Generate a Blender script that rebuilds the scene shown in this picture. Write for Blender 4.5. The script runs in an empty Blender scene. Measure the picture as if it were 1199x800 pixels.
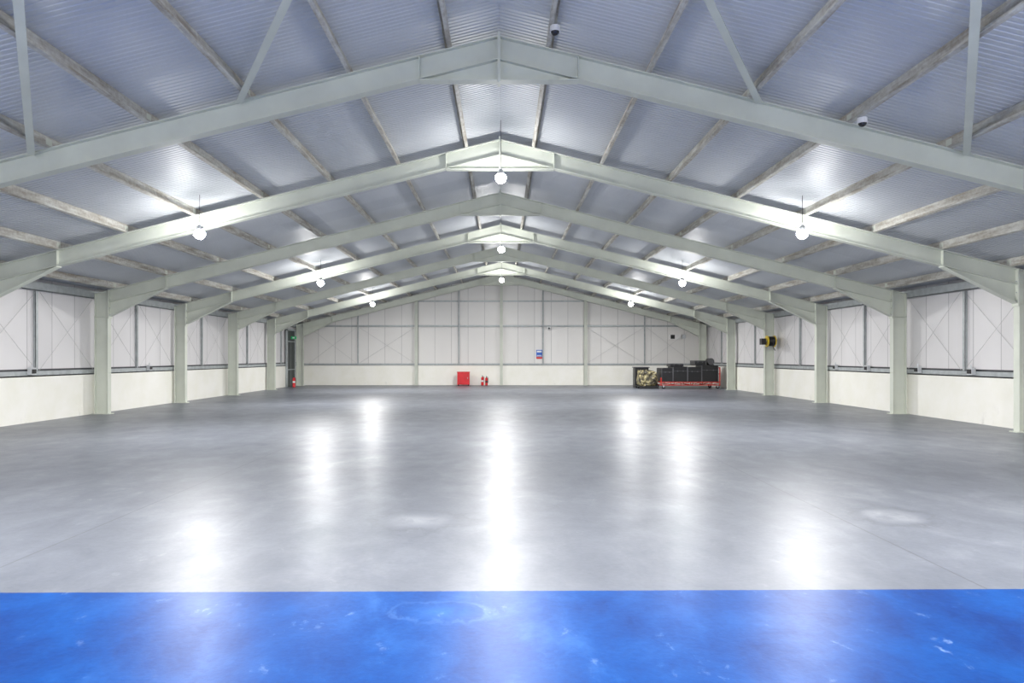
import bpy, math, random
from mathutils import Vector, Matrix
random.seed(4)
scene = bpy.context.scene
try:
    scene.view_settings.view_transform = 'Standard'
    scene.view_settings.look = 'None'
    scene.view_settings.exposure = 0.0
except Exception:
    pass

# ------------------------------------------------------------------ materials
def new_mat(name):
    m = bpy.data.materials.new(name); m.use_nodes = True
    nt = m.node_tree
    return m, nt, nt.nodes['Principled BSDF']

class NG:
    """tiny node helper"""
    def __init__(s, nt): s.nt = nt; s.N = nt.nodes; s.L = nt.links
    def link(s, a, b): s.L.new(a, b)
    def pos(s):
        g = s.N.new('ShaderNodeNewGeometry'); return g.outputs['Position']
    def sep(s, v):
        n = s.N.new('ShaderNodeSeparateXYZ'); s.link(v, n.inputs[0]); return n.outputs
    def comb(s, x, y, z):
        n = s.N.new('ShaderNodeCombineXYZ')
        for i, v in enumerate((x, y, z)):
            if isinstance(v, (int, float)): n.inputs[i].default_value = v
            else: s.link(v, n.inputs[i])
        return n.outputs[0]
    def math(s, op, a, b=0.0, c=0.0, clamp=False):
        n = s.N.new('ShaderNodeMath'); n.operation = op; n.use_clamp = clamp
        for i, v in enumerate((a, b, c)):
            if isinstance(v, (int, float)): n.inputs[i].default_value = v
            else: s.link(v, n.inputs[i])
        return n.outputs[0]
    def scale(s, v, sc):
        n = s.N.new('ShaderNodeVectorMath'); n.operation = 'MULTIPLY'
        s.link(v, n.inputs[0]); n.inputs[1].default_value = sc; return n.outputs[0]
    def noise(s, v, scale, detail=4, rough=0.55, dist=0.0):
        n = s.N.new('ShaderNodeTexNoise'); s.link(v, n.inputs['Vector'])
        n.inputs['Scale'].default_value = scale; n.inputs['Detail'].default_value = detail
        n.inputs['Roughness'].default_value = rough; n.inputs['Distortion'].default_value = dist
        return n.outputs['Fac']
    def mapr(s, v, a, b, c=0.0, d=1.0, smooth=False):
        n = s.N.new('ShaderNodeMapRange'); s.link(v, n.inputs[0])
        if smooth: n.interpolation_type = 'SMOOTHSTEP'
        for i, x in zip((1, 2, 3, 4), (a, b, c, d)): n.inputs[i].default_value = x
        return n.outputs[0]
    def mix(s, f, a, b):
        n = s.N.new('ShaderNodeMix'); n.data_type = 'RGBA'
        for i, v in ((0, f), (6, a), (7, b)):
            if isinstance(v, (int, float)): n.inputs[i].default_value = v
            elif isinstance(v, tuple): n.inputs[i].default_value = (*v, 1) if len(v) == 3 else v
            else: s.link(v, n.inputs[i])
        return n.outputs[2]
    def bump(s, h, strength, dist, bsdf):
        n = s.N.new('ShaderNodeBump'); n.inputs['Strength'].default_value = strength
        n.inputs['Distance'].default_value = dist
        s.link(h, n.inputs['Height']); s.link(n.outputs[0], bsdf.inputs['Normal'])

def simple(name, col, rough=0.5, metal=0.0, var=0.12, scale=3.0, emis=None, es=0.0):
    m, nt, b = new_mat(name); g = NG(nt)
    f = g.noise(g.pos(), scale, 5)
    d = tuple(c * (1 - var) for c in col); l = tuple(min(1, c * (1 + var)) for c in col)
    g.link(g.mix(g.mapr(f, .3, .7), d, l), b.inputs['Base Color'])
    b.inputs['Roughness'].default_value = rough; b.inputs['Metallic'].default_value = metal
    if emis:
        b.inputs['Emission Color'].default_value = (*emis, 1); b.inputs['Emission Strength'].default_value = es
    return m

M_steel = simple('painted_steel_greygreen', (.62, .65, .575), .5, 0, .07, 1.5)
M_galv = simple('galvanised_steel', (.42, .45, .46), .45, .2, .15, 6)
M_rod = simple('tie_rod_steel', (.48, .48, .48), .5, .1)
M_frame = simple('dark_edge_trim', (.10, .10, .11), .4, .3)
M_dark = simple('dark_gasket', (.05, .052, .06), .6)
M_black = simple('black_plastic', (.012, .012, .014), .4)
M_red = simple('red_paint', (.62, .012, .02), .35)
M_redd = simple('red_frame_paint', (.50, .03, .02), .5)
M_yellow = simple('yellow_paint', (.70, .50, .03), .4)
M_white = simple('white_plastic', (.8, .8, .8), .4)
M_blue = simple('sign_blue', (.02, .12, .55), .4)
M_green = simple('exit_green', (.02, .35, .12), .4, emis=(.05, .8, .3), es=.12)
M_lamp = simple('lamp_housing_grey', (.6, .62, .64), .35, .2)
M_lens = simple('lamp_lens', (.9, .9, .9), .3, emis=(1, .99, .98), es=80.0)
M_glass = simple('dome_black_glass', (.02, .02, .025), .1)
M_door = simple('dark_door_paint', (.035, .045, .045), .45)

# purlin: dusty stained galvanised
M_purlin, nt, b = new_mat('stained_purlin'); g = NG(nt)
p = g.scale(g.pos(), (6, .9, 6))
f = g.noise(p, 1.6, 6, .65)
f2 = g.noise(g.pos(), 14, 4, .6)
ff = g.math('ADD', g.math('MULTIPLY', f, .75), g.math('MULTIPLY', f2, .25))
g.link(g.mix(g.mapr(ff, .38, .60), (.32, .285, .235), (.62, .62, .58)), b.inputs['Base Color'])
b.inputs['Roughness'].default_value = .65

# roof liner
M_roof, nt, b = new_mat('roof_liner_sheet'); g = NG(nt)
P = g.sep(g.pos())
fy = g.math('FLOOR', P[1]); sgn = g.math('FLOOR', g.math('DIVIDE', P[0], 6.0))
wn = g.N.new('ShaderNodeTexWhiteNoise'); wn.noise_dimensions = '3D'
g.link(g.comb(fy, sgn, 0.0), wn.inputs[0])
n1 = g.noise(g.pos(), .7, 4)
v = g.math('ADD', g.math('MULTIPLY', wn.outputs[0], .35), g.math('MULTIPLY', n1, .65))
g.link(g.mix(g.mapr(v, .25, .75), (.55, .575, .61), (.63, .655, .69)), b.inputs['Base Color'])
g.link(g.mapr(n1, .3, .7, .45, .52), b.inputs['Roughness'])
b.inputs['Metallic'].default_value = .05

# cladding panel (walls); joints every 1 m
def cladding(name, axis, col):
    m, nt, b = new_mat(name); g = NG(nt)
    P = g.sep(g.pos()); a = P[axis]
    fr = g.math('FRACT', a)
    d = g.math('MINIMUM', fr, g.math('SUBTRACT', 1.0, fr))
    joint = g.math('LESS_THAN', d, .012)
    mr = g.math('FRACT', g.math('MULTIPLY', a, 10.0))
    mrib = g.mapr(g.math('ABSOLUTE', g.math('SUBTRACT', mr, .5)), .38, .5, 0, 1)
    wn = g.N.new('ShaderNodeTexWhiteNoise'); wn.noise_dimensions = '1D'
    g.link(g.math('FLOOR', a), wn.inputs['W'])
    n = g.noise(g.scale(g.pos(), (1, 1, .5)), 1.2, 5)
    v = g.math('ADD', g.math('MULTIPLY', wn.outputs[0], .4), g.math('MULTIPLY', n, .6))
    base = g.mix(g.mapr(v, .25, .75), tuple(c * .93 for c in col), col)
    g.link(g.mix(g.math('MULTIPLY', joint, .5), base, (.12, .12, .13)), b.inputs['Base Color'])
    b.inputs['Roughness'].default_value = .38
    g.bump(g.math('SUBTRACT', 1.0, mrib), .35, .004, b)
    return m
M_wallx = cladding('white_cladding_end', 0, (.80, .785, .765))
M_wally = cladding('white_cladding_side', 1, (.77, .755, .765))

# dado
M_dado, nt, b = new_mat('cream_painted_dado'); g = NG(nt)
P = g.sep(g.pos())
n = g.noise(g.pos(), 1.3, 6, .6)
base = g.mix(g.mapr(n, .35, .65), (.88, .87, .79), (.93, .92, .87))
n3 = g.noise(g.scale(g.pos(), (2, 2, 1)), 1.1, 7, .7)
dirt = g.math('MULTIPLY', g.mapr(n3, .6, .8), g.mapr(P[2], 0, .6, .6, 0))
g.link(g.mix(dirt, base, (.30, .28, .24)), b.inputs['Base Color'])
b.inputs['Roughness'].default_value = .5

# floor
M_floor, nt, b = new_mat('epoxy_concrete_floor'); g = NG(nt)
pos = g.pos(); P = g.sep(pos)
n_big = g.noise(pos, .35, 6, .6, .3)
n_mid = g.noise(g.scale(pos, (1.2, .8, 1)), 1.7, 8, .66, .3)
n_fine = g.noise(pos, 22, 5, .6)
n_sp = g.noise(g.scale(pos, (1, .6, 1)), 5.5, 8, .7, .4)
v = g.math('ADD', g.math('MULTIPLY', n_big, .4), g.math('ADD', g.math('MULTIPLY', n_mid, .45), g.math('MULTIPLY', n_fine, .15)))
grey = g.mix(g.mapr(v, .36, .64), (.108, .118, .142), (.172, .186, .218))
blue = g.mix(g.mapr(v, .38, .62), (.0003, .027, .155), (.001, .074, .31))
scuff = g.math('MULTIPLY', g.mapr(n_mid, .50, .74), g.mapr(n_big, .46, .62))
specks = g.math('MULTIPLY', g.mapr(n_sp, .60, .68), g.mapr(n_mid, .48, .60))
blue = g.mix(g.math('MULTIPLY', scuff, .40), blue, (.11, .22, .46))
blue = g.mix(g.math('MULTIPLY', specks, .45), blue, (.25, .36, .58))
grey = g.mix(g.math('MULTIPLY', scuff, .30), grey, (.30, .31, .34))
grey = g.mix(g.math('MULTIPLY', specks, .28), grey, (.36, .37, .39))
# saw-cut joints
def line(coord, at, w):
    return g.math('LESS_THAN', g.math('ABSOLUTE', g.math('SUBTRACT', coord, at)), w)
j = g.math('MAXIMUM', line(P[0], 3.6, .008), line(P[0], -4.0, .008))
fr = g.math('FRACT', g.math('DIVIDE', g.math('SUBTRACT', P[1], 9.5), 12.0))
j = g.math('MAXIMUM', j, g.math('LESS_THAN', g.math('ABSOLUTE', g.math('SUBTRACT', fr, .5)), .0006))
grey = g.mix(g.math('MULTIPLY', j, .5), grey, (.05, .05, .055))
# circular repaired patches
def patch(cx, cy, rx, ry):
    dx = g.math('DIVIDE', g.math('SUBTRACT', P[0], cx), rx)
    dy = g.math('DIVIDE', g.math('SUBTRACT', P[1], cy), ry)
    r = g.math('SQRT', g.math('ADD', g.math('MULTIPLY', dx, dx), g.math('MULTIPLY', dy, dy)))
    r = g.math('ADD', r, g.math('MULTIPLY', g.math('SUBTRACT', n_mid, .5), 1.7))
    r = g.math('ADD', r, g.math('MULTIPLY', g.math('SUBTRACT', n_sp, .5), 1.3))
    core = g.math('MULTIPLY', g.mapr(r, .40, .80, 1, 0), g.mapr(n_sp, .40, .60, .25, 1))
    ring = g.mapr(g.math('ABSOLUTE', g.math('SUBTRACT', r, .98)), .0, .15, 1, 0)
    return core, g.math('MULTIPLY', ring, g.mapr(n_sp, .4, .6, .4, 1))
boundary = g.math('ADD', g.math('SUBTRACT', P[1], g.math('MULTIPLY', P[0], .011)), g.math('MULTIPLY', n_fine, .012))
isblue = g.math('LESS_THAN', boundary, 5.074)
cores = rings = None
for (cx, cy, rx, ry) in ((-.80, 7.24, .50, .46), (4.2, 7.43, .46, .46), (-.33, 4.66, .34, .20)):
    c, r = patch(cx, cy, rx, ry)
    cores = c if cores is None else g.math('MAXIMUM', cores, c)
    rings = r if rings is None else g.math('MAXIMUM', rings, r)
grey = g.mix(g.math('MULTIPLY', cores, .62), grey, (.33, .345, .37))
grey = g.mix(g.math('MULTIPLY', rings, .40), grey, (.085, .09, .10))
blue = g.mix(g.math('MULTIPLY', rings, .30), blue, (.12, .24, .50))
blue = g.mix(g.math('MULTIPLY', cores, .35), blue, (.03, .15, .45))
g.link(g.mix(isblue, grey, blue), b.inputs['Base Color'])
rg = g.mapr(v, .38, .62, .40, .34)
g.link(g.math('ADD', rg, g.math('MULTIPLY', cores, .08)), b.inputs['Roughness'])
g.link(g.mapr(isblue, 0, 1, .28, .18), b.inputs['Specular IOR Level'])
g.bump(g.math('ADD', g.math('MULTIPLY', n_mid, .7), g.math('MULTIPLY', n_fine, .3)), .14, .02, b)

# tarp
M_tarp, nt, b = new_mat('crumpled_tarp'); g = NG(nt)
n = g.noise(g.pos(), 4.5, 6, .65)
g.link(g.mix(g.mapr(n, .44, .58), (.045, .04, .03), (.40, .35, .19)), b.inputs['Base Color'])
b.inputs['Roughness'].default_value = .5

# ------------------------------------------------------------------ mesh builder
class MB:
    def __init__(s): s.v = []; s.f = []; s.m = []; s.mats = []
    def mi(s, mat):
        if mat not in s.mats: s.mats.append(mat)
        return s.mats.index(mat)
    def add(s, vs, fs, mat):
        o = len(s.v); s.v += [tuple(x) for x in vs]
        k = s.mi(mat)
        for f in fs: s.f.append([o + i for i in f]); s.m.append(k)
    def box(s, a, b, mat):
        x0, y0, z0 = a; x1, y1, z1 = b
        if x0 > x1: x0, x1 = x1, x0
        if y0 > y1: y0, y1 = y1, y0
        if z0 > z1: z0, z1 = z1, z0
        s.add([(x0,y0,z0),(x1,y0,z0),(x1,y1,z0),(x0,y1,z0),(x0,y0,z1),(x1,y0,z1),(x1,y1,z1),(x0,y1,z1)],
              [(0,3,2,1),(4,5,6,7),(0,1,5,4),(1,2,6,5),(2,3,7,6),(3,0,4,7)], mat)
    def prism(s, poly, y0, y1, mat):
        """poly: list (x,z) extruded along y"""
        n = len(poly)
        vs = [(x, y0, z) for x, z in poly] + [(x, y1, z) for x, z in poly]
        fs = [tuple(range(n)), tuple(range(2*n-1, n-1, -1))]
        fs += [(i, i+n, (i+1) % n + n, (i+1) % n) for i in range(n)]
        s.add(vs, fs, mat)
    def strip(s, p, q, t, y0, y1, mat):
        """plate following segment p->q in XZ, thickness t (vertical up)"""
        s.prism([p, q, (q[0], q[1]+t), (p[0], p[1]+t)], y0, y1, mat)
    def cyl(s, a, b, r, mat, n=12, r2=None):
        a = Vector(a); b = Vector(b); d = (b - a).normalized()
        u = d.orthogonal().normalized(); w = d.cross(u)
        r2 = r if r2 is None else r2
        vs = []
        for c, rr in ((a, r), (b, r2)):
            for i in range(n):
                t = 2*math.pi*i/n; vs.append(c + u*math.cos(t)*rr + w*math.sin(t)*rr)
        fs = [tuple(range(n-1, -1, -1)), tuple(range(n, 2*n))]
        fs += [(i, (i+1) % n, (i+1) % n + n, i+n) for i in range(n)]
        s.add(vs, fs, mat)
    def bar(s, a, b, w, h, mat):
        """rectangular bar a->b, w horizontal width, h other"""
        a = Vector(a); b = Vector(b); d = (b-a).normalized()
        up = Vector((0, 0, 1))
        if abs(d.dot(up)) > .98: up = Vector((0, 1, 0))
        u = d.cross(up).normalized()*w/2; v = u.cross(d).normalized()*h/2
        vs = [c + i*u + j*v for c in (a, b) for i, j in ((-1,-1),(1,-1),(1,1),(-1,1))]
        s.add(vs, [(0,3,2,1),(4,5,6,7),(0,1,5,4),(1,2,6,5),(2,3,7,6),(3,0,4,7)], mat)
    def tube(s, pts, r, mat, n=8):
        for a, b in zip(pts[:-1], pts[1:]): s.cyl(a, b, r, mat, n)
    def dome(s, c, r, mat, zs=1.0, down=True, n=16, m=6):
        c = Vector(c); vs = []; fs = []
        for j in range(m):
            ph = math.pi/2*j/m
            for i in range(n):
                t = 2*math.pi*i/n
                vs.append(c + Vector((math.cos(t)*math.cos(ph)*r, math.sin(t)*math.cos(ph)*r, (-1 if down else 1)*math.sin(ph)*r*zs)))
        vs.append(c + Vector((0, 0, (-1 if down else 1)*r*zs)))
        for j in range(m-1):
            for i in range(n):
                fs.append((j*n+i, j*n+(i+1) % n, (j+1)*n+(i+1) % n, (j+1)*n+i))
        for i in range(n): fs.append(((m-1)*n+i, (m-1)*n+(i+1) % n, m*n))
        fs.append(tuple(range(n)))
        s.add(vs, fs, mat)
    def obj(s, name, bevel=0.0, smooth=False):
        me = bpy.data.meshes.new(name); me.from_pydata(s.v, [], s.f)
        for mt in s.mats: me.materials.append(mt)
        for p, k in zip(me.polygons, s.m): p.material_index = k
        import bmesh
        bm = bmesh.new(); bm.from_mesh(me); bmesh.ops.recalc_face_normals(bm, faces=bm.faces)
        bm.to_mesh(me); bm.free()
        if smooth:
            for p in me.polygons: p.use_smooth = True
        o = bpy.data.objects.new(name, me); scene.collection.objects.link(o)
        if bevel:
            md = o.modifiers.new('bevel', 'BEVEL'); md.width = bevel; md.segments = 2; md.limit_method = 'ANGLE'
        return o

# ------------------------------------------------------------------ dimensions
W = 11.85; WALL = 12.2; Y_END = 42.0; Y_BACK = -7.0
SL = .25; TOP = 6.593; RD = .36
ROOF = 6.80
FRAMES = [-5.2, .6, 5.7, 10.7, 15.75, 20.8, 25.85, 30.9, 36.0, 41.1]
def roofz(x): return ROOF - SL*abs(x)
def raft(x): return TOP - SL*abs(x)

# ------------------------------------------------------------------ room shell
m = MB(); m.box((-WALL-.2, Y_BACK-.2, -.2), (WALL+.2, Y_END+.2, 0), M_floor); m.obj('floor')

# roof liner: real trapezoidal ribs running down the slope
m = MB()
def rib_profile():
    pts = []; y = Y_BACK-.1
    while y < Y_END+.1:
        pts += [(y, 0), (y+.062, 0), (y+.072, .011), (y+.088, .011)]
        y += .098
    return pts
prof = rib_profile()
for sgn in (-1, 1):
    vs = []
    for (y, d) in prof:
        vs.append((0, y, ROOF-.0+d)); vs.append((sgn*(WALL+.2), y, roofz(WALL+.2)+d))
    fs = [(2*i, 2*i+1, 2*i+3, 2*i+2) for i in range(len(prof)-1)]
    m.add(vs, fs, M_roof)
# outer skin so nothing leaks
m.prism([(-WALL-.2, roofz(WALL+.2)+.1), (0, ROOF+.1), (WALL+.2, roofz(WALL+.2)+.1), (WALL+.2, roofz(WALL+.2)+.14), (0, ROOF+.14), (-WALL-.2, roofz(WALL+.2)+.14)], Y_BACK-.1, Y_END+.1, M_galv)
m.obj('ceiling')

HW = roofz(WALL)
DADO = 1.18
for sgn, nm in ((-1, 'left'), (1, 'right')):
    m = MB()
    x0 = sgn*WALL
    m.box((x0, Y_BACK, DADO), (x0+sgn*.1, Y_END, HW+.02), M_wally)
    m.box((x0-sgn*.06, Y_BACK, 0), (x0+sgn*.1, Y_END, DADO), M_dado)
    m.obj('wall_'+nm)
m = MB()
def gable(y0, y1, z0):
    return m.prism([(-WALL, z0), (WALL, z0), (WALL, HW+.05), (0, ROOF+.05), (-WALL, HW+.05)], y0, y1, M_wallx)
gable(Y_END, Y_END+.1, DADO)
m.box((-WALL, Y_END-.06, 0), (WALL, Y_END+.1, DADO), M_dado)
m.obj('wall_far')
m = MB(); gable(Y_BACK-.1, Y_BACK, 0); m.obj('wall_back')

# ------------------------------------------------------------------ portal frames
def portal(y):
    m = MB(); fw = .09
    for s in (-1, 1):
        X = lambda x: s*x
        # column I-section
        m.box((X(11.65), y-fw, 0), (X(11.668), y+fw, raft(11.65)), M_steel)
        m.box((X(12.032), y-fw, 0), (X(12.05), y+fw, raft(12.05)), M_steel)
        m.prism([(X(11.66), 0), (X(12.04), 0), (X(12.04), raft(12.04)), (X(11.66), raft(11.66))], y-.008, y+.008, M_steel)
        m.box((X(11.58), y-.13, 0), (X(12.12), y+.13, .02), M_steel)
        zb = 2.90
        m.box((X(11.66), y-fw, zb-.01), (X(12.04), y+fw, zb+.01), M_steel)
        # rafter
        m.prism([(0, raft(0)-RD), (X(11.66), raft(11.66)-RD), (X(11.66), raft(11.66)), (0, raft(0))], y-.006, y+.006, M_steel)
        m.strip((0, raft(0)-.018), (X(12.05), raft(12.05)-.018), .018, y-fw, y+fw, M_steel)
        m.strip((0, raft(0)-RD), (X(11.66), raft(11.66)-RD), .018, y-fw, y+fw, M_steel)
        # eaves haunch
        xh = 9.95
        m.prism([(X(xh), raft(xh)-RD), (X(11.66), zb), (X(11.66), raft(11.66)-RD)], y-.006, y+.006, M_steel)
        m.strip((X(xh), raft(xh)-RD-.018), (X(11.66), zb-.018), .018, y-fw, y+fw, M_steel)
        m.box((X(xh)-.006, y-fw, raft(xh)-RD+.01), (X(xh)+.006, y+fw, raft(xh)-.01), M_steel)
        # end plate at column
        m.box((X(11.62), y-fw-.01, zb-.06), (X(11.65), y+fw+.01, raft(11.62)), M_steel)
        # apex haunch
        za = 5.93
        xa = (TOP-RD-za)/SL
        m.prism([(0, za), (X(xa), za), (0, raft(0)-RD)], y-.006, y+.006, M_steel)
        m.box((0, y-fw, za-.018), (X(xa), y+fw, za), M_steel)
        m.box((X(xa)-.008, y-fw, za), (X(xa)+.008, y+fw, raft(xa)), M_steel)
        # bolts by column / purlin cleats
        for k in range(8):
            xc = .78+1.53*k
            m.box((X(xc)-.006, y-.07, raft(xc)-.01), (X(xc)+.006, y+.07, raft(xc)+.17), M_steel)
        for bz in (zb+.05, zb+.25, zb+.5):
            for by in (-.055, .055):
                m.cyl((X(11.62), y+by, bz), (X(11.60), y+by, bz), .014, M_galv, 6)
    m.box((-.022, y-fw-.015, za-.05), (.022, y+fw+.015, TOP+.05), M_steel)
    return m.obj('portal_frame')
for y in FRAMES: portal(y)

# ------------------------------------------------------------------ purlins (Z sections)
def purlin(x, s):
    m = MB(); X = s*x; zt = roofz(x)-.003; D = .195; t = .01; F = .065
    zb = zt-D
    m.box((X-t/2, Y_BACK, zb), (X+t/2, Y_END, zt-.005), M_purlin)
    for z, dr in ((zt, s), (zb, -s)):
        m.prism([(X, z), (X+dr*F, z-SL*F*dr*s), (X+dr*F, z-SL*F*dr*s-t), (X, z-t)], Y_BACK, Y_END, M_purlin)
    m.box((X-s*F, Y_BACK, zb+SL*F), (X-s*F+s*.006, Y_END, zb+SL*F+.02), M_purlin)
    m.box((X+s*F, Y_BACK, zt-SL*F-.026), (X+s*F-s*.006, Y_END, zt-SL*F), M_purlin)
    m.obj('roof_purlin')
for k in range(8):
    for s in (-1, 1): purlin(.78+1.53*k, s)
# eaves beams
for s in (-1, 1):
    m = MB()
    m.box((s*12.06, Y_BACK, 3.44), (s*12.19, Y_END-.12, 3.455), M_galv)
    m.box((s*12.06, Y_BACK, 3.44), (s*12.075, Y_END-.12, 3.66), M_galv)
    m.obj('eaves_beam')

# roof wind bracing
m = MB()
def brace(xa, ya, xb, yb, s):
    m.bar((s*xa, ya, raft(xa)-.05), (s*xb, yb, raft(xb)-.05), .10, .012, M_steel)
    m.bar((s*xa, ya, raft(xa)-.0), (s*xb, yb, raft(xb)-.0), .012, .10, M_steel)
for s in (-1, 1):
    brace(.9, 5.7, 3.95, 10.6, s); brace(3.98, 5.7, 7.1, 10.6, s); brace(7.1, 5.7, 10.2, 10.6, s)
m.obj('roof_bracing')

# ------------------------------------------------------------------ side wall rails / posts / tie rods
for s, nm in ((-1, 'left'), (1, 'right')):
    m = MB()
    m.box((s*12.13, Y_BACK, DADO+.02), (s*12.19, Y_END-.2, DADO+.035), M_galv)
    m.box((s*12.13, Y_BACK, DADO+.02), (s*12.14, Y_END-.2, DADO+.15), M_galv)
    m.box((s*12.185, Y_BACK, DADO+.0), (s*12.2, Y_END-.2, DADO+.2), M_dark)
    m.obj('sheeting_rail')
    for a, bb in zip(FRAMES[:-1], FRAMES[1:]):
        ym = (a+bb)/2
        m = MB()
        m.box((s*12.13, ym-.05, DADO+.16), (s*12.19, ym-.04, 3.42), M_galv)
        m.box((s*12.13, ym-.05, DADO+.16), (s*12.14, ym+.05, 3.42), M_galv)
        m.obj('wall_stanchion')
        if bb > 41 and s < 0: continue
        m = MB()
        for (y0, y1) in ((a+.1, ym-.07), (ym+.07, bb-.1)):
            m.cyl((s*12.11, y0, DADO+.17), (s*12.11, y1, 3.4), .005, M_rod, 6)
            m.cyl((s*12.095, y0, 3.4), (s*12.095, y1, DADO+.17), .005, M_rod, 6)
        m.obj('tie_rod_bracing')

# ------------------------------------------------------------------ end wall steelwork
for x in (-5.1, 0, 5.05):
    m = MB(); y1 = Y_END-.07; y0 = y1-.22; zt = raft(x)-RD
    m.box((x-.085, y0, 0), (x+.085, y0+.014, zt+.2), M_steel)
    m.box((x-.085, y1-.014, 0), (x+.085, y1, zt+.2), M_steel)
    m.box((x-.006, y0, 0), (x+.006, y1, zt+.2), M_steel)
    m.box((x-.12, y0-.03, 0), (x+.12, y1, .02), M_steel)
    m.obj('gable_post')
m = MB()
for z in (DADO+.02, 3.5):
    m.box((-12.0, Y_END-.06, z), (12.0, Y_END-.001, z+.012), M_galv)
    m.box((-12.0, Y_END-.06, z), (12.0, Y_END-.05, z+.11), M_galv)
z = 5.0; xx = (ROOF-z)/SL-.4
m.box((-xx, Y_END-.06, z), (xx, Y_END-.05, z+.09), M_galv)
m.obj('gable_sheeting_rail')
for x in (-8.6, -2.55, 2.5, 8.6):
    m = MB()
    zt = roofz(x)-.3
    m.box((x-.035, Y_END-.12, DADO+.03), (x+.035, Y_END-.105, zt), M_galv)
    m.box((x-.035, Y_END-.12, DADO+.03), (x-.025, Y_END-.065, zt), M_galv)
    m.obj('gable_stanchion')
m = MB()
for (a, bb) in ((-11.6, -8.6), (-8.6, -5.1), (5.05, 8.6), (8.6, 11.6)):
    m.cyl((a+.1, Y_END-.15, DADO+.15), (bb-.1, Y_END-.15, 3.45), .007, M_rod, 6)
    m.cyl((a+.1, Y_END-.17, 3.45), (bb-.1, Y_END-.17, DADO+.15), .007, M_rod, 6)
m.obj('gable_tie_rods')

# ------------------------------------------------------------------ high-bay lamps
LCOL = (1.0, .985, .96)
def lamp(x, y, z, power, glow):
    m = MB()
    r = .12
    m.cyl((0, 0, .08), (0, 0, .13), .08, M_lamp, 24, .055)
    for i in range(12):
        t = 2*math.pi*i/12
        c, s_ = math.cos(t), math.sin(t)
        m.bar((c*.03, s_*.03, .145), (c*.065, s_*.065, .145), .005, .04, M_lamp)
    m.cyl((0, 0, .13), (0, 0, .19), .03, M_lamp, 12)
    m.tube([(-.03, 0, .19), (0, 0, .24), (.03, 0, .19)], .005, M_lamp)
    top = roofz(x)-z
    m.cyl((0, 0, .24), (0, 0, top-.005), .006, M_dark, 6)
    m.dome((0, 0, 0), r, M_lens, 1.0, True, 24, 8)
    m.dome((0, 0, 0), r, M_lens, .8, False, 24, 8)
    o = m.obj('high_bay_lamp'); o.location = (x, y, z)
    ld = bpy.data.lights.new('lamp_light', 'AREA'); ld.energy = power; ld.shape = 'DISK'; ld.size = .24
    ld.color = LCOL
    lo = bpy.data.objects.new('lamp_light', ld); scene.collection.objects.link(lo)
    lo.parent = o; lo.location = (0, 0, -.135)
    ld = bpy.data.lights.new('lamp_glow', 'POINT'); ld.energy = glow; ld.shadow_soft_size = .08
    ld.color = LCOL
    lo = bpy.data.objects.new('lamp_glow', ld); scene.collection.objects.link(lo)
    lo.parent = o; lo.location = (0, 0, -.24)
for y in (-5, 5, 15, 25, 35):
    pw = 560 if y < 10 else 330
    for x, z in ((-6.45, 4.35), (6.5, 4.35), (.02, 5.55)):
        lamp(x, y, z, pw, 88)

# ------------------------------------------------------------------ small fittings
def dome_cam(x, y):
    m = MB(); z = roofz(x)-.21
    m.cyl((x, y, z), (x, y, z-.07), .07, M_white, 20); m.dome((x, y, z-.07), .062, M_glass)
    m.cyl((x, y, z-.068), (x, y, z-.08), .075, M_white, 20)
    m.obj('cctv_dome_camera')
dome_cam(5.39, 10.35); dome_cam(.80, 9.9)

def socket_box(s, y):
    m = MB(); x = s*12.125
    m.box((x, y-.10, 1.24), (x-s*.10, y+.10, 1.42), M_lamp)
    m.box((x-s*.10, y-.07, 1.27), (x-s*.12, y+.07, 1.38), M_black)
    m.cyl((x-s*.05, y, 1.42), (x-s*.05, y, 1.50), .02, M_lamp, 8)
    m.obj('wall_socket_box')
for y in (17.9, 20.2, 23.0, 25.2): socket_box(1, y)
for y in (18.0, 24.0): socket_box(-1, y)

# red cabinet
m = MB(); x0 = -2.6; y0 = 41.15
m.box((x0, y0, .06), (x0+.72, y0+.42, .78), M_red)
m.prism([(x0-.02, .78), (x0+.74, .78), (x0+.74, .82), (x0-.02, .82)], y0-.02, y0+.44, M_red)
m.box((x0+.03, y0-.012, .10), (x0+.69, y0, .74), M_red)
m.box((x0+.60, y0-.03, .40), (x0+.63, y0-.012, .50), M_galv)
for xx in (x0+.03, x0+.63):
    for yy in (y0+.02, y0+.34): m.box((xx, yy, 0), (xx+.06, yy+.06, .06), M_black)
m.obj('red_fire_cabinet', .008)

def extinguisher(x, y, h=.5, lab=M_white):
    m = MB(); r = .08
    m.cyl((0, 0, .0), (0, 0, .02), r*.95, M_black, 20)
    m.cyl((0, 0, .02), (0, 0, h-.06), r, M_red, 20)
    m.cyl((0, 0, h-.06), (0, 0, h), r, M_red, 20, r*.35)
    m.cyl((0, 0, h-.2), (0, 0, h-.30), r*1.01, lab, 20)
    m.cyl((0, 0, h), (0, 0, h+.05), .022, M_black, 10)
    m.bar((0, .03, h+.06), (0, -.10, h+.09), .02, .015, M_black)
    m.bar((0, .03, h+.04), (0, -.09, h+.04), .02, .012, M_black)
    m.tube([(0.02, 0, h+.03), (.08, 0, h-.0), (.10, 0, h-.12), (.095, 0, h-.32)], .011, M_black)
    o = m.obj('fire_extinguisher'); o.location = (x, y, 0); return o
extinguisher(-1.12, 41.35, .52); extinguisher(-.88, 41.35, .48, M_black)
extinguisher(-11.55, 38.9, .55)

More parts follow.
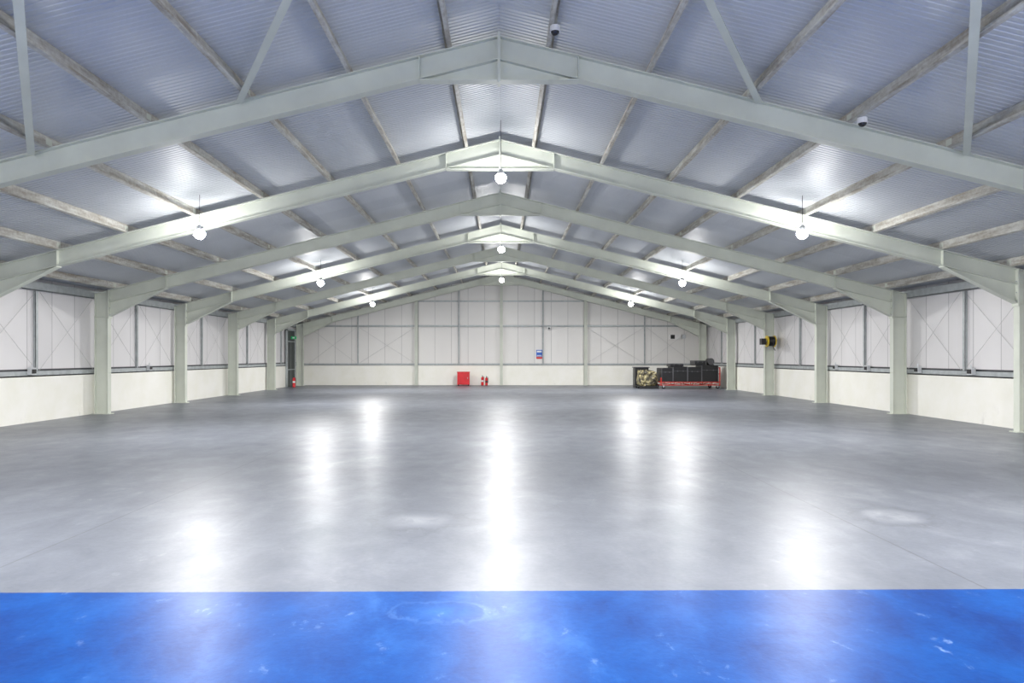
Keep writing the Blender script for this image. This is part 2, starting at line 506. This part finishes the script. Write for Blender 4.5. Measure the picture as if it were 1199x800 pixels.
# safety sign on far wall
m = MB(); x0 = 2.10; yy = Y_END-.02
m.box((x0, yy, 1.72), (x0+.36, Y_END-.001, 2.12), M_blue)
m.box((x0+.04, yy-.004, 1.97), (x0+.32, yy, 2.07), M_white)
m.box((x0+.04, yy-.004, 1.76), (x0+.32, yy, 1.80), M_white)
m.box((x0, yy, 1.58), (x0+.36, Y_END-.001, 1.70), M_red)
m.obj('safety_sign')

# small electrical boxes on far wall
m = MB(); m.box((10.1, Y_END-.14, 2.75), (10.75, Y_END-.001, 3.05), M_white); m.box((10.15, Y_END-.145, 2.78), (10.4, Y_END-.14, 3.02), M_black)
m.box((10.85, Y_END-.12, 2.8), (11.05, Y_END-.001, 3.05), M_lamp); m.obj('electrical_box')
m = MB(); m.box((2.75, Y_END-.25, 3.35), (2.95, Y_END-.125, 3.5), M_white); m.cyl((2.85, Y_END-.25, 3.42), (2.85, Y_END-.34, 3.40), .05, M_black, 12); m.obj('cctv_bullet_camera')

# dark door in left wall, far end
xi = -WALL+.075
m = MB()
m.box((xi+.002, 39.35, 0), (xi+.06, 40.75, 2.55), M_door)
m.box((xi, 39.25, 0), (xi+.10, 39.35, 3.25), M_galv)
m.box((xi, 40.75, 0), (xi+.10, 40.85, 3.25), M_galv)
m.box((xi, 39.25, 3.2), (xi+.10, 40.85, 3.3), M_galv)
m.box((xi+.002, 39.35, 2.6), (xi+.05, 40.75, 3.2), M_door)
m.box((xi, 39.35, 2.55), (xi+.08, 40.75, 2.6), M_galv)
m.box((xi+.06, 39.45, .95), (xi+.10, 40.65, 1.0), M_galv)
m.box((xi+.06, 40.04, 0), (xi+.065, 40.06, 2.55), M_galv)
m.obj('door_1')
m = MB(); m.box((-12.02, 39.9, 2.72), (-11.72, 39.93, 2.87), M_green)
m.box((-11.93, 39.895, 2.76), (-11.81, 39.9, 2.83), M_white); m.obj('exit_sign')

# hose/cable reel on right column (y=30.9)
m = MB(); cx, cy, cz = 11.78, 30.45, 2.38
R = .25
m.cyl((cx-.20, cy, cz), (cx-.17, cy, cz), R, M_yellow, 28)
m.cyl((cx+.12, cy, cz), (cx+.15, cy, cz), R, M_yellow, 28)
for k in range(6):
    xx = cx-.145+.05*k
    m.cyl((xx-.025, cy, cz), (xx, cy, cz), R-.06, M_black, 28, R-.035)
    m.cyl((xx, cy, cz), (xx+.025, cy, cz), R-.035, M_black, 28, R-.06)
m.cyl((cx-.27, cy, cz), (cx+.2, cy, cz), .035, M_galv, 12)
m.bar((cx-.24, cy, cz), (cx-.24, cy+.32, cz), .03, .08, M_black)
m.bar((cx+.18, cy, cz), (cx+.18, cy+.32, cz), .03, .08, M_black)
m.box((cx-.28, cy+.30, cz-.12), (cx+.24, cy+.33, cz+.12), M_black)
m.box((cx-.46, cy-.14, cz-.15), (cx-.27, cy+.12, cz+.12), M_black)
m.tube([(cx, cy-.21, cz), (cx+.02, cy-.23, cz-.3), (cx+.1, cy-.2, cz-.40)], .015, M_black)
m.obj('hose_reel')

# ------------------------------------------------------------------ trolley and black equipment
m = MB(); X0, X1, Ya, Yb = 8.45, 11.55, 36.9, 38.3; zt = .36
for y in (Ya, Yb):
    m.bar((X0, y, .20), (X1, y, .20), .035, .035, M_redd); m.bar((X0, y, zt), (X1, y, zt), .045, .045, M_redd)
    n = 6
    for i in range(n+1):
        x = X0+(X1-X0)*i/n; m.bar((x, y, .20), (x, y, zt), .03, .03, M_redd)
        if i < n:
            xn = X0+(X1-X0)*(i+1)/n
            m.bar((x, y, .20 if i % 2 else zt), (xn, y, zt if i % 2 else .20), .02, .02, M_redd)
for i in range(5):
    x = X0+(X1-X0)*i/4; m.bar((x, Ya, zt), (x, Yb, zt), .06, .04, M_redd); m.bar((x, Ya, .20), (x, Yb, .20), .06, .03, M_redd)
for x in (X0, X1):
    for y in (Ya, Yb):
        m.bar((x, y, .20), (x, y, 1.15 if x == X1 else .6), .05, .05, M_redd)
        xx = x + (.12 if x == X0 else -.12)
        m.cyl((xx, y-.03, .09), (xx, y+.03, .09), .09, M_black, 18)
        m.box((xx-.04, y-.045, .09), (xx+.04, y+.045, .19), M_galv)
m.bar((X1, Ya, 1.12), (X1, Yb, 1.12), .05, .05, M_redd); m.bar((X1, Ya, .8), (X1, Yb, .8), .04, .04, M_redd)
m.obj('equipment_trolley')

def case(x0, x1, y0, y1, z0, z1):
    m = MB(); m.box((x0, y0, z0), (x1, y1, z1), M_black)
    zm = z0+(z1-z0)*.7
    m.box((x0-.008, y0-.008, zm), (x1+.008, y1+.008, zm+.02), M_frame)
    for x in (x0, x1):
        m.bar((x, y0, z0), (x, y0, z1), .03, .03, M_frame)
    for x in (x0+(x1-x0)*.3, x0+(x1-x0)*.7):
        m.box((x-.03, y0-.02, zm-.03), (x+.03, y0-.005, zm+.04), M_frame)
    m.obj('black_equipment_case', .01)
zb = zt+.025
case(8.5, 9.08, 36.95, 38.2, zb, 1.10)
case(9.11, 9.85, 36.95, 38.2, zb, 1.18)
case(9.88, 10.6, 36.95, 38.2, zb, 1.15)
case(10.63, 11.48, 36.95, 38.2, zb, 1.25)
case(10.30, 10.9, 37.2, 38.1, 1.26, 1.50)
case(9.0, 9.7, 37.2, 38.0, 1.19, 1.33)
m = MB()
m.cyl((11.2, 37.3, 1.45), (11.2, 37.75, 1.45), .175, M_black, 24); m.cyl((11.2, 37.27, 1.45), (11.2, 37.3, 1.45), .18, M_frame, 24)
m.box((11.0, 37.35, 1.26), (11.4, 37.7, 1.30), M_black); m.obj('drum_fan')

# tarp covered bundle on low pallet skid
m = MB()
m.box((7.35, 37.0, .10), (8.36, 38.2, .14), M_black)
for y in (37.0, 37.55, 38.1): m.box((7.35, y, 0), (8.36, y+.1, .10), M_black)
m.obj('storage_skid')
import bmesh
from mathutils import noise as mnoise
me = bpy.data.meshes.new('tarp_covered_bundle'); bm = bmesh.new()
bmesh.ops.create_icosphere(bm, subdivisions=6, radius=1)
for v in bm.verts:
    c = v.co.copy()
    def sq(a): return math.copysign(abs(a)**.45, a)
    p = Vector((sq(c.x)*.54, sq(c.y)*.5, sq(c.z)*.50))
    nz = mnoise.fractal(p*3.2, 1, 2, 5); rg = abs(mnoise.noise(p*5+Vector((3, 1, 2)))); r2 = abs(mnoise.noise(p*10))
    p += c*(nz*.07-rg*.14-r2*.05)
    p.z -= .16*(p.x+.54) if p.z > 0 else 0
    if p.z < -.44: p.z = -.44
    p.x = max(-.52, min(.50, p.x))
    v.co = p
bm.to_mesh(me); bm.free(); me.materials.append(M_tarp)
for p in me.polygons: p.use_smooth = True
o = bpy.data.objects.new('tarp_covered_bundle', me); scene.collection.objects.link(o); o.location = (7.87, 37.6, .58)
m = MB(); m.box((7.35, 38.35, 0), (8.1, 39.0, 1.10), M_black); m.box((7.3, 38.3, 1.10), (8.15, 39.05, 1.15), M_frame); m.obj('black_storage_bin', .03)

# ------------------------------------------------------------------ world + camera
w = bpy.data.worlds.new('world'); scene.world = w; w.use_nodes = True
w.node_tree.nodes['Background'].inputs[0].default_value = (.6, .7, .85, 1)
w.node_tree.nodes['Background'].inputs[1].default_value = .4
cd = bpy.data.cameras.new('camera'); cam = bpy.data.objects.new('camera', cd); scene.collection.objects.link(cam)
cam.location = (.05, 0, 1.70); cam.rotation_euler = (math.radians(90), 0, 0)
cd.sensor_width = 36; cd.lens = 36*817.5/1199
cd.shift_x = (599.5-588)/1199; cd.shift_y = 18/1199
cd.clip_end = 200; cd.clip_start = .05
scene.camera = cam
